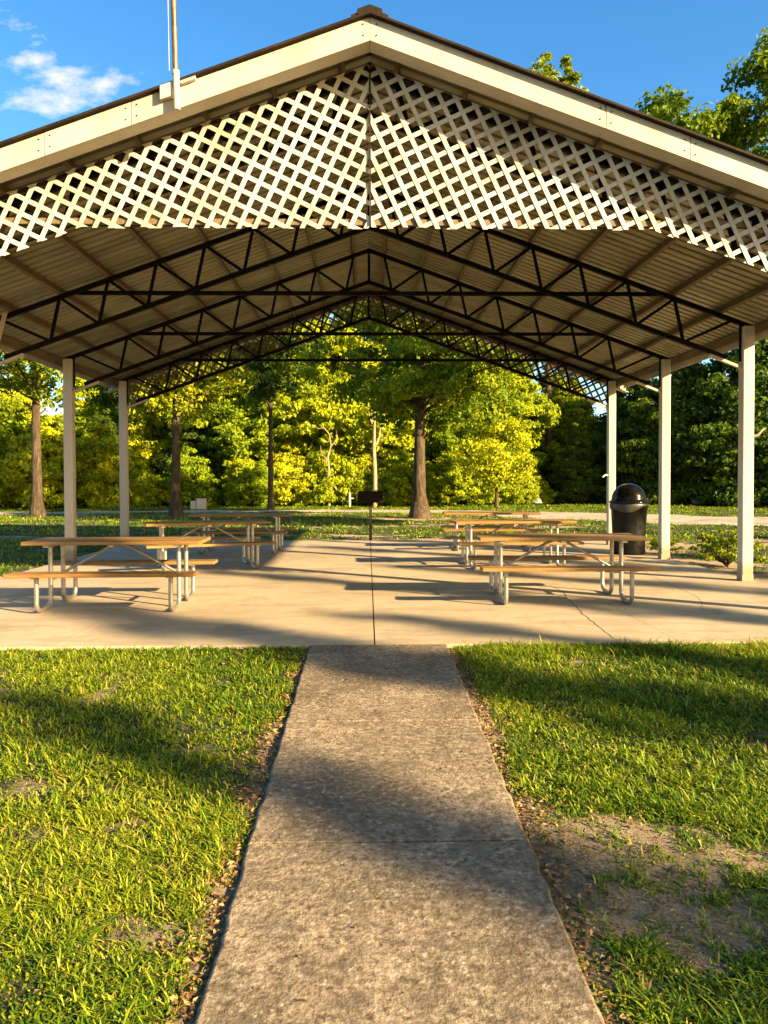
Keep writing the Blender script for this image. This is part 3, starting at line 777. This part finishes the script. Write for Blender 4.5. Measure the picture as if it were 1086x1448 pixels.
# ------------------------------------------------------------------ picnic tables
def make_table():
    t = empty('picnic_table')
    hl = .975
    mb = MB(); w_ = .133
    for k in range(5):
        y0 = -.345+k*.1395; r_ = random.Random(k)
        mb.box(-hl+r_.uniform(-.006, .006), hl+r_.uniform(-.006, .006), y0, y0+w_, .715, .755)
    mb.build('tabletop', M['wood'], t, .006)
    for x in (-.71, 0, .71):
        mb = MB(); mb.box(x-.03, x+.03, -.32, .33, .690, .7148); mb.build('top_batten', M['galv'], t)
    for x in (-.71, .71):
        for k in range(5): mb = MB(); mb.tube([(x, -.2785+k*.1395, .7545), (x, -.2785+k*.1395, .7575)], .008, 6); mb.build('bolt', M['galv'], t)
    for s in (-1, 1):
        mb = MB(); mb.box(-hl-.02, hl+.01, s*.60-.125, s*.60+.125, .405, .445); mb.build('seat', M['wood'], t, .007)
    for sx in (-1, 1):
        x = sx*.71
        for sy in (-1, 1):
            mb = MB(); yo, yi, R_ = sy*.575, sy*.185, .095; rr = .025
            pts = [(x, yo, .402)]
            for k in range(7):
                a = pi/2*k/6; pts.append((x, yo-sy*R_*(1-cos(a)), rr+R_*(1-sin(a))))
            for k in range(7):
                a = pi/2*(1-k/6); pts.append((x, yi+sy*R_*(1-cos(a)), rr+R_*(1-sin(a))))
            pts.append((x, yi, .69)); mb.tube(pts, rr, 12)
            mb.box(x-.035, x+.035, min(yo-.085, yo+.085), max(yo-.085, yo+.085), .390, .4045)
            mb.build('leg', M['galv'], t)
        mb = MB(); mb.tube([(x, -.185, .33), (x, .185, .33)], .017, 10); mb.build('crossbar', M['galv'], t)
        mb = MB(); mb.tube([(sx*.06, 0, .688), (sx*.12, 0, .67), (x-sx*.01, 0, .345)], .0165, 10); mb.build('brace', M['galv'], t)
    return t
T = make_table()
tabs = [(2.27, 9.17, radians(-.8), 'picnic table with orange wood top nearest on the right side of the pavilion'),
        (2.36, 12.6, radians(2.5), 'middle picnic table of the right-hand row, behind the nearest right one'),
        (2.52, 15.75, radians(-3), 'farthest picnic table of the right-hand row near the back posts'),
        (-2.84, 8.85, radians(1), 'picnic table nearest on the left side, beside the left post'),
        (-2.62, 12.55, radians(20), 'picnic table set askew in the middle of the left-hand row'),
        (-2.50, 15.3, radians(-2), 'farthest picnic table of the left-hand row, at the back edge')]
for i, (x, y, a, lb) in enumerate(tabs):
    o = T if i == 0 else copy_tree(T)
    o.location = (x, y, 0); o.rotation_euler = (0, 0, a); tag(o, lb, 'picnic table', 'picnic tables under the pavilion')

# ------------------------------------------------------------------ trash can
tc = empty('trash_can', (4.97, 14.55, 0)); tag(tc, 'black round trash can with domed lid beside the right posts', 'trash can')
mb = MB(); pr = [(.0, .0), (.285, .0), (.295, .02), (.30, .25), (.318, .6), (.334, .93), (.345, .93), (.345, .955), (.33, .955), (.0, .95)]
mb.lathe(pr, n=48)
mb.build('barrel', M['bin'], tc)
mb = MB(); pr = [(.345, .885), (.352, .89), (.356, .93), (.350, .965), (.34, .975)]; n = 48
vs = []; 
for i, (rr, z) in enumerate(pr):
    for k in range(n):
        wv = .012*sin(k*2*pi/n*3+1)+.02*max(0, sin(k*2*pi/n-2.2)) if i < 2 else 0
        vs.append((rr*cos(2*pi*k/n)+random.uniform(-.003, .003), rr*sin(2*pi*k/n)+random.uniform(-.003, .003), z-wv*(1-i*.3)*3))
mb.add(vs, [(i*n+k, i*n+(k+1) % n, (i+1)*n+(k+1) % n, (i+1)*n+k) for i in range(len(pr)-1) for k in range(n)], True)
mb.build('liner', M['bag'], tc)
mb = MB(); pr = [(.352, .975), (.368, .975), (.370, 1.0), (.345, 1.01), (.322, 1.03)]
for k in range(1, 13):
    a = pi/2*k/12; pr.append((.322*cos(a)+.0001, 1.03+.315*sin(a)))
mb.lathe(pr, n=56); lid = mb.build('lid', M['lid'], tc)
def on_dome(az, el, off=.004):
    return Vector(((.322+off)*cos(el)*cos(az), (.322+off)*cos(el)*sin(az), 1.03+(.315+off)*sin(el)))
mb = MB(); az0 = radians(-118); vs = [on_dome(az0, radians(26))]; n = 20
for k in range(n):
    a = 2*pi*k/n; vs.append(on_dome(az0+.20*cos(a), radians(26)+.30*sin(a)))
mb.add(vs, [(0, 1+k, 1+(k+1) % n) for k in range(n)], True); mb.build('opening', M['hole_shade'], lid)  # dark disc on the solid dome stands in for the hole's shade

# ------------------------------------------------------------------ grill
gr = empty('park_grill', (.06, 18.45, -.05)); tag(gr, 'black pedestal grill standing behind the slab on the centre line', 'grill')
mb = MB(); mb.box(-.035, .035, -.035, .035, 0, .90); mb.build('post', M['rust'], gr, .004)
mb = MB(); x, y0, y1, z0, z1, th = .30, -.2, .2, .93, 1.20, .012
mb.box(-x, x, y0, y0+th, z0, z1); mb.box(-x, x, y1-th, y1, z0, z1); mb.box(-x, -x+th, y0+th, y1-th, z0, z1); mb.box(x-th, x, y0+th, y1-th, z0, z1); mb.box(-x+th, x-th, y0+th, y1-th, z0, z0+th)
mb.build('firebox', M['grill'], gr, .003)
mb = MB(); mb.add([(-.09,-.06,.93),(.09,-.06,.93),(.09,.06,.93),(-.09,.06,.93),(-.045,-.04,.87),(.045,-.04,.87),(.045,.04,.87),(-.045,.04,.87)], [(0,1,2,3),(7,6,5,4),(0,4,5,1),(1,5,6,2),(2,6,7,3),(3,7,4,0)]); mb.build('collar', M['grill'], gr)
mb = MB()
for k in range(14): yy = -.17+.34*k/13; mb.tube([(-.275, yy, 1.145), (.275, yy, 1.145)], .005, 6)
mb.tube([(.29, -.06, 1.10), (.36, -.06, 1.10), (.36, .06, 1.10), (.29, .06, 1.10)], .007, 6)
mb.build('grate', M['grill'], gr)

# far small things
sg = empty('utility_box', (-8.1, 37.6, 0)); tag(sg, 'small white utility box on the lawn beside the left oak', 'utility box')
mb = MB(); mb.box(-.22, .22, -.12, .12, 0, .50); mb.build('housing', M['white'], sg, .02)
mb = MB(); mb.box(-.24, .24, -.14, .14, .50, .53); mb.build('cover', M['white'], sg, .005)
mb = MB(); mb.box(-.52, -.26, -.1, .1, 0, .42); mb.build('plinth', M['trim'], sg, .02)
mk = empty('marker_post', (-.95, 40.5, 0)); tag(mk, 'thin white marker post at the edge of the woods', 'post')
mb = MB(); mb.box(-.05, .05, -.05, .05, 0, .72); mb.build('stake', M['white'], mk, .01)
mb = MB(); mb.box(.05, .20, -.02, .02, .42, .47); mb.build('arm', M['white'], mk)
bt = empty('covered_trailer', (8.75, 43.6, -.3), radians(5)); tag(bt, 'pale blue sheeted trailer at the foot of the trees right of centre', 'trailer')
mb = MB(); mb.add([(-1.1,-.5,.35),(1.1,-.5,.35),(1.1,.5,.35),(-1.1,.5,.35),(-.8,-.45,.95),(.5,-.4,1.45),(.5,.4,1.45),(-.8,.45,.95)], [(0,3,2,1),(4,5,6,7),(0,1,5,4),(1,2,6,5),(2,3,7,6),(3,0,4,7)]); mb.build('sheet', M['bluegrey'], bt, .08)
for sx in (-.5, .5):
    mb = MB(); mb.tube([(sx, -.5, .22), (sx, -.38, .22)], .22, 18); mb.build('wheel', M['grill'], bt)

# ------------------------------------------------------------------ trees
def make_tree(name, seed, H, R, z0, trunk_r, mat, nclus, lpc, leaf=.15, blobs=None, limbs=16, flare=1.0, cr=(.35, .75), bark='bark', lean=0, shape=.6):
    """tree root + trunk (with limbs) + crown made of leaf clusters"""
    r = np.random.default_rng(seed); root = empty(name)
    if blobs is None:
        blobs = []
        for k in range(9):
            z = z0+(H-z0)*(k+.6)/9.6; f = (sin(pi*min(1, (k+1.2)/9.8)**shape))
            a = r.uniform(0, 2*pi); d = R*.42*f*r.uniform(.3, 1)
            blobs.append((d*cos(a), d*sin(a), z, R*.72*f+.3, R*.72*f+.3, (H-z0)*.13))
    bl_ = np.array(blobs); vol = (bl_[:, 3]*bl_[:, 4]*bl_[:, 5])**.75; vol /= vol.sum()
    which = r.choice(len(bl_), nclus, p=vol)
    d = r.normal(0, 1, (nclus, 3)); d /= np.linalg.norm(d, axis=1)[:, None]; rad = r.uniform(.25, 1.0, nclus)**.5
    cc = bl_[which, :3]+d*rad[:, None]*bl_[which, 3:]
    cc = cc[cc[:, 2] > max(.15, z0*.75)]
    m = r.poisson(lpc, len(cc))+4; cs = r.uniform(cr[0], cr[1], len(cc))
    o_ = r.normal(0, 1, (m.sum(), 3)); o_ /= np.linalg.norm(o_, axis=1)[:, None]; o_ *= (r.uniform(0, 1, m.sum())**.45)[:, None]*np.repeat(cs, m)[:, None]
    o_[:, 2] *= .55; c = np.repeat(cc, m, 0)+o_
    ax = np.zeros_like(c); ax[:, 2] = c[:, 2]*.85; big = c-ax; big /= np.linalg.norm(big, axis=1)[:, None]+1e-6
    on = o_/(np.linalg.norm(o_, axis=1)[:, None]+1e-6)*.75+big*.45
    on = on[c[:, 2] > .05]; c = c[c[:, 2] > .05]; mm = len(c)
    ti = np.repeat(np.clip(r.normal(.42, .16, len(cc)), 0, 1), m)[:mm]
    ti = np.clip(ti+r.normal(0, .13, mm), 0, 1)
    V_, F_, T_ = leaf_quads(c, leaf, seed+5, .12, ti, outw=on)
    # trunk
    mb = MB(); top = z0+(H-z0)*.72; n = 12
    pts, rs = [], []
    for k in range(n+1):
        t = k/n; z = top*t
        pts.append((lean*z+.12*R*.2*sin(t*5+seed)*t, .1*R*.2*cos(t*4+seed)*t, z)); rs.append(trunk_r*((1-t)**.75*.9+.12)*(1+flare*math.exp(-z/(.55*max(.5, trunk_r*2)))))
    # oval buttressed base
    mb.tube(pts, rs, 16, cap=False)
    if flare > .8:
        for k in range(7):
            a = 2*pi*k/7+.3; rr = trunk_r*r.uniform(2.0, 2.9)
            mb.tube([(cos(a)*rr, sin(a)*rr, -.08), (cos(a)*rr*.62, sin(a)*rr*.62, .10), (cos(a)*trunk_r*.85, sin(a)*trunk_r*.85, .5), (cos(a)*trunk_r*.6, sin(a)*trunk_r*.6, 1.1)], [trunk_r*.16, trunk_r*.26, trunk_r*.28, trunk_r*.2], 8)
    idx = r.choice(len(cc), min(limbs, len(cc)), replace=False)
    for i in idx:
        e = cc[i]; zb = max(z0*.55, min(e[2]-.35*np.hypot(e[0], e[1])-.3, top*.97)); t = zb/top; k = min(n-1, int(t*n)); f = t*n-k
        b0 = np.array(pts[k])*(1-f)+np.array(pts[k+1])*f
        midp = b0*.5+e*.5+np.array([r.normal(0, .1), r.normal(0, .1), .12*np.linalg.norm(e-b0)*.6])
        r0 = max(.02, trunk_r*.42*(1-t*.6))
        mb.tube([b0, b0*.75+midp*.25+np.array([0, 0, .03]), midp, e], [r0, r0*.8, r0*.5, r0*.15], 7, cap=False)
    mb.build('trunk', M[bark], root)
    np_mesh('crown', V_, F_, mat, {'tint': T_}, root)
    return root
def place(t, x, y, rz=0, s=1, label=None, cat='tree', group=None, first=False):
    o = t if first else copy_tree(t)
    o.location = (x, y, float(ground_z(x, y))-.02); o.rotation_euler = (0, 0, rz); o.scale = (s, s, s)
    tag(o, label, cat, group); return o

# the big shade oak behind the grill
oak = make_tree('oak_tree', 11, 13.5, 5.2, 3.9, .24, M['leaf'], 560, 75, .15, limbs=34, flare=.9)
place(oak, 1.95, 28.8, 0, 1, 'large oak with thick flared trunk standing behind the grill, right of centre', first=True)
oakb = make_tree('shade_tree', 12, 13, 4.2, 4.6, .21, M['leaf'], 180, 70, .15, limbs=26, flare=.6)
place(oakb, -7.7, 31, 0, .95, 'tall dark-trunked tree with its base near the white utility box', group='shade trees on the lawn behind the pavilion', first=True)
place(oakb, -13.2, 31, 2.0, 1.0, 'dark-trunked tree at the far left of the lawn, left of the left post', group='shade trees on the lawn behind the pavilion')
slim = make_tree('slender_tree', 13, 10.5, 2.2, 4.6, .12, M['leaf_dark'], 90, 70, .15, limbs=22, flare=.4)
place(slim, -9.9, 31.5, 0, .95, 'slender dark tree seen right beside the second left post', group='slender trees on the lawn', first=True)
place(slim, -4.6, 36.5, 1.3, 1.12, 'slender dark tree left of centre behind the farthest left table', group='slender trees on the lawn')
young = make_tree('young_tree', 14, 5.8, 2.1, 1.5, .09, M['leaf_yel'], 150, 60, .14, limbs=16, flare=.4)
place(young, 6.5, 38.8, 0, 1, 'small bright yellow-green tree with a thin forked trunk above the right-hand tables', first=True)

# tall trees to the right, showing above the roof
tall = make_tree('tall_tree', 15, 11.9, 5.2, 2.9, .2, M['leaf'], 620, 95, .12, limbs=60, flare=.6, cr=(.28, .55),
    blobs=[(-3.5, 0, 9.8, .75, .9, .8), (-4.0, 0, 9.2, .5, .6, .4), (-2.5, .3, 9.5, 1.1, 1.3, .7), (-3.0, -.2, 8.0, 1.5, 1.5, .8), (-1.4, .2, 10.2, 1.0, 1.3, .7), (-1.2, 0, 11.3, .7, .9, .6), (-.3, .3, 11.2, .9, 1.0, .9), (.8, .3, 11.0, 1.2, 1.2, 1.0), (-2.6, 0, 6.2, 1.5, 1.5, .8),
           (0, 0, 8.3, 2.0, 2.2, 1.3), (2.0, .4, 9.2, 1.8, 1.8, 1.4), (0, 0, 6.2, 2.4, 2.6, 1.3), (2.2, 0, 7.0, 1.9, 2.0, 1.3)])
place(tall, 10.7, 18.2, 0, 1, 'tall leafy tree whose crown rises above the right roof slope', first=True)
spire = make_tree('spire_tree', 16, 27.4, 4.8, 8, .22, M['leaf'], 420, 70, .2, limbs=40, flare=.5, shape=.8, cr=(.3, .6), blobs=[(.2, 0, 26.4, 1.3, 1.5, 1.1), (-1.0, 0, 25.4, .9, 1.2, .9), (1.2, 0, 25.6, 1.0, 1.2, 1.2), (0, 0, 24, 2.2, 2.2, 1.6), (0, 0, 20, 3, 3, 2.4), (0, 0, 15.5, 3.2, 3.2, 2.6), (0, 0, 11, 3, 3, 2.2)])
place(spire, 11.2, 47.5, .4, 1, 'very tall tree whose tip alone shows over the right roof slope', first=True)

# the woods behind: each tree its own object, three kinds
wood_a = make_tree('woodland_tree', 21, 13.5, 4.2, 1.2, .2, M['leaf_yel'], 620, 92, .205, limbs=18, cr=(.4, .85))
wood_b = make_tree('woodland_tree', 22, 12.5, 4.0, .6, .2, M['leaf'], 620, 92, .205, limbs=18, cr=(.4, .85))
wood_d = make_tree('shade_toned_tree', 23, 11.5, 4.2, .3, .2, M['leaf_dark'], 680, 84, .215, limbs=14, cr=(.4, .9))  # leaves coloured dark to carry the shade over this wood edge
bush_y = make_tree('shrub', 24, 4.2, 2.6, .1, .07, M['leaf_yel'], 320, 80, .15, limbs=10, cr=(.28, .55))
gW = 'trees of the wood behind the lawn'
first = {id(wood_a): True, id(wood_b): True, id(wood_d): True, id(bush_y): True}
LAB = {id(wood_a): ('bright yellow-green tree in the sunlit middle of the wood behind the lawn', 'sunlit yellow-green trees in the wood'),
       id(wood_b): ('mid green leafy tree standing in the back rows of the wood', 'mid green trees in the wood'),
       id(wood_d): ('dense green tree toned dark for the shaded wood edge behind the gravel road', 'dark green trees in the wood'),
       id(bush_y): ('low bright yellow-green bush along the foot of the wood', 'bright bushes along the foot of the wood')}
MARKS = [(-120, 'beyond the far left edge of the lawn'), (20, 'at the far left of the lawn'), (62, 'behind the far-left dark trunk'), (88, 'seen just right of the nearer left post'), (135, 'seen between the two left posts'), (171, 'behind the rear left post'),
         (225, 'left of the white utility box'), (290, 'above the white utility box'), (335, 'between the utility box and the slender dark trunk'), (383, 'behind the slender dark trunk left of centre'), (425, 'left of the bleached twisted stem'),
         (465, 'behind the bleached twisted stem'), (500, 'between the twisted stem and the pale dead tree'), (525, 'behind the pale dead tree'), (556, 'between the dead tree and the big oak'), (590, 'right behind the big oak trunk'), (640, 'just right of the big oak trunk'),
         (700, 'behind the small forked yellow tree'), (750, 'right of the small forked yellow tree'), (800, 'left of the rear right post'), (850, 'behind the rear right post'), (890, 'above the trash can'), (936, 'behind the middle right post'), (985, 'above the gravel road between the right posts'),
         (1040, 'behind the nearest right post'), (1100, 'at the right edge of the view'), (1200, 'beyond the right edge of the view'), (1400, 'far beyond the right edge of the view')]
KIND = {id(wood_a): 'bright yellow-green tree', id(wood_b): 'mid green leafy tree', id(wood_d): 'dense shade-toned green tree', id(bush_y): 'low yellow-green bush'}
used = {}
def wood(t, x, y, s, rz):
    f = first.pop(id(t), False); gp = LAB[id(t)][1]
    px = 520+x/y*1088; mk_ = min(MARKS, key=lambda q: abs(q[0]-px))[1]
    rank = 'foremost' if y < 43.5 else 'front-row' if y < 46.6 else 'mid-row' if y < 51 else 'rearmost'
    if 'beyond' in mk_: mk_ += ' in front' if y < 41.5 else ' at the back' if y > 50 else ''
    lb = '%s %s %s' % (rank, KIND[id(t)], mk_)
    used[lb] = used.get(lb, 0)+1
    if used[lb] > 1: lb = ('taller ' if s > .8 else 'smaller ')+lb
    place(t, x, y, rz, s, lb, 'bush' if t is bush_y else 'tree', gp, first=f)
rr = random.Random(4)
for (t, x, y, s) in [
    (wood_a, -3.6, 46, 1.0), (wood_a, -6.4, 46.5, .85), (wood_a, 2.3, 46, .8), (wood_a, 0.0, 46.5, 1.05), (wood_a, 6.2, 46.2, .8), (wood_b, 4.6, 47.5, 1.0), (wood_a, 8.6, 47, .75), (wood_b, -8.4, 48, 1.0),
    (wood_a, -12.8, 48.5, .92), (wood_a, -17.5, 50, .8), (wood_a, -22, 49, .7), (wood_a, -27, 51, .7), (wood_b, 13, 49, .72),
    (wood_b, -1.5, 54, 1.15), (wood_b, -6, 55, 1.1), (wood_a, 3.2, 55, 1.12), (wood_b, 8, 55, 1.0), (wood_b, -11, 56, 1.0), (wood_b, -16, 57, .9), (wood_b, -33, 55, .8), (wood_b, 14, 57, .85),
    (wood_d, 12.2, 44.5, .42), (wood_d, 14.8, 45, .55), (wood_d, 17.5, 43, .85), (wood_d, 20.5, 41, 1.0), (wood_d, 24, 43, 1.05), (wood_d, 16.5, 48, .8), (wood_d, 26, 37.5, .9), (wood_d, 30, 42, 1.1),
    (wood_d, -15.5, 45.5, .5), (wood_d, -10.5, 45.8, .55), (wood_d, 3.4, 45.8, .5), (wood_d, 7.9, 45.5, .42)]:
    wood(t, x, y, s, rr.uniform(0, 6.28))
for (x, y, s) in [(-25.5, 41, 1.35), (-21.2, 40.4, 1.2), (8.2, 42.8, .5), (-5.8, 41.6, .6), (.9, 41.8, .5), (-19.0, 40.5, 1.3), (-16.6, 40.0, 1.15), (-14.3, 41.6, 1.1), (-12.3, 41.6, .6), (-9.7, 42.5, .8), (-6.9, 42.8, .75), (-4.6, 43, .85), (-2.4, 42.6, .9), (-.2, 43.2, .7),
                  (1.6, 42.6, .75), (3.2, 43, .6), (4.9, 42.7, .8), (6.9, 43, .65), (-23, 43, 1.1), (9.6, 44.5, .5)]:
    wood(bush_y, x, y, s, rr.uniform(0, 6.28))

# dead pale snag and a bleached twisted stem at the wood edge
sn = empty('dead_tree', (.35, 40.3, -.05)); tag(sn, 'pale bare dead tree with forked top, rising behind the grill', 'tree')
mb = MB(); mb.tube([(0,0,0),(.02,0,1.6),(-.03,0,3.0),(.0,0,4.6),(.02,0,5.6)], [.14,.12,.10,.06,.02], 9)
mb.tube([(-.02,0,3.1),(.25,.05,3.7),(.33,0,4.4),(.62,0,5.0)], [.07,.055,.04,.012], 7); mb.tube([(0,0,4.1),(-.25,0,4.7),(-.3,0,5.2)], [.045,.03,.01], 6); mb.tube([(.3,0,4.2),(.5,0,4.3),(.55,0,4.7)], [.03,.02,.008], 6)
mb.build('trunk', M['snag'], sn)
st = empty('twisted_tree', (-2.1, 41.2, -.05)); tag(st, 'bleached leaning dead stem with a hooked top among the bushes left of the grill', 'tree')
mb = MB(); mb.tube([(0,0,0),(.08,0,.7),(-.06,0,1.3),(.03,0,2.0),(-.05,.1,2.7),(.13,0,3.3),(.05,0,3.9),(-.25,0,4.25),(-.5,0,4.2),(-.85,0,4.35)], [.09,.085,.08,.06,.06,.045,.035,.03,.022,.01], 8); mb.tube([(.1,0,3.2),(.4,.1,3.6),(.45,0,4.1)], [.03,.02,.008], 6); mb.tube([(-.05,0,2.5),(-.4,0,2.9),(-.42,0,3.3)], [.03,.02,.008], 6)
for a, b2 in (((0,0,1.3),(.7,0,.5)), ((0,0,1.5),(-.3,0,.9)), ((0,0,1.4),(.5,0,.9))): mb.tube([a, ((a[0]+b2[0])/2, 0, (a[2]+b2[2])/2+.15), b2], [.05,.035,.012], 6)
mb.build('trunk', M['snag'], st)

# low shrub by the right posts
sh = make_tree('low_shrub', 41, .62, .42, .05, .015, M['leaf'], 70, 40, .045, limbs=18, cr=(.06, .14), flare=.1)
place(sh, 5.95, 12.6, 0, 1, 'low green shrub beside the slab between the two right posts', 'shrub', first=True)
sh2 = make_tree('low_shrub', 42, .40, .36, .03, .012, M['leaf_yel'], 40, 30, .045, limbs=10, cr=(.06, .12), flare=.1)
place(sh2, 5.75, 14.9, 0, .8, 'small yellow-green weed clump behind the trash can', 'shrub', first=True)

# trees beside and behind the viewer, which dapple the light
shade = make_tree('slender_tree', 31, 12, 1.15, .8, .07, M['leaf'], 500, 46, .12, limbs=40, cr=(.16, .40), flare=.2, shape=.3)
for i, (p_, s_, sc, rz, lb) in enumerate([
    (2.9, 20, .85, .3, 'slender leafy tree behind the viewer, second of the row at the right'),
    (6.6, 19, .8, .9, 'slender leafy tree to the right, fourth of the row beside the pavilion front'),
    (5.2, 20, 1.05, 1.9, 'slender leafy tree to the right, third of the row beside the lawn'),
    (8.6, 18, .9, 4.1, 'slender leafy tree in the middle of the row to the right'),
    (10.7, 19, .85, 5.2, 'slender leafy tree to the right, third from the far end of the row'),
    (12.8, 17, .9, 1.2, 'slender leafy tree to the right, second from the far end of the row'),
    (15.2, 19, 1.0, 2.2, 'slender leafy tree at the far end of the row to the right'),
    (.9, 21, .85, 3.2, 'slender leafy tree behind the viewer, first of the row at the right')]):
    place(shade, .57*p_+.82*s_, .82*p_-.57*s_, rz, sc, lb, 'tree', 'trees outside the view to the right', first=(i == 0))
for i, (x, y, s, rz, lb) in enumerate([
    (40, 27, 1.2, 2, 'dark tree right of the road, nearer of the far right row'),
    (33, 40, 1.2, 3, 'dark tree right of the road, rearmost of the far right row')]):
    o = copy_tree(wood_d); o.location = (x, y, -.1); o.rotation_euler = (0, 0, rz); o.scale = (s,)*3; tag(o, lb, 'tree', 'trees outside the view to the right')
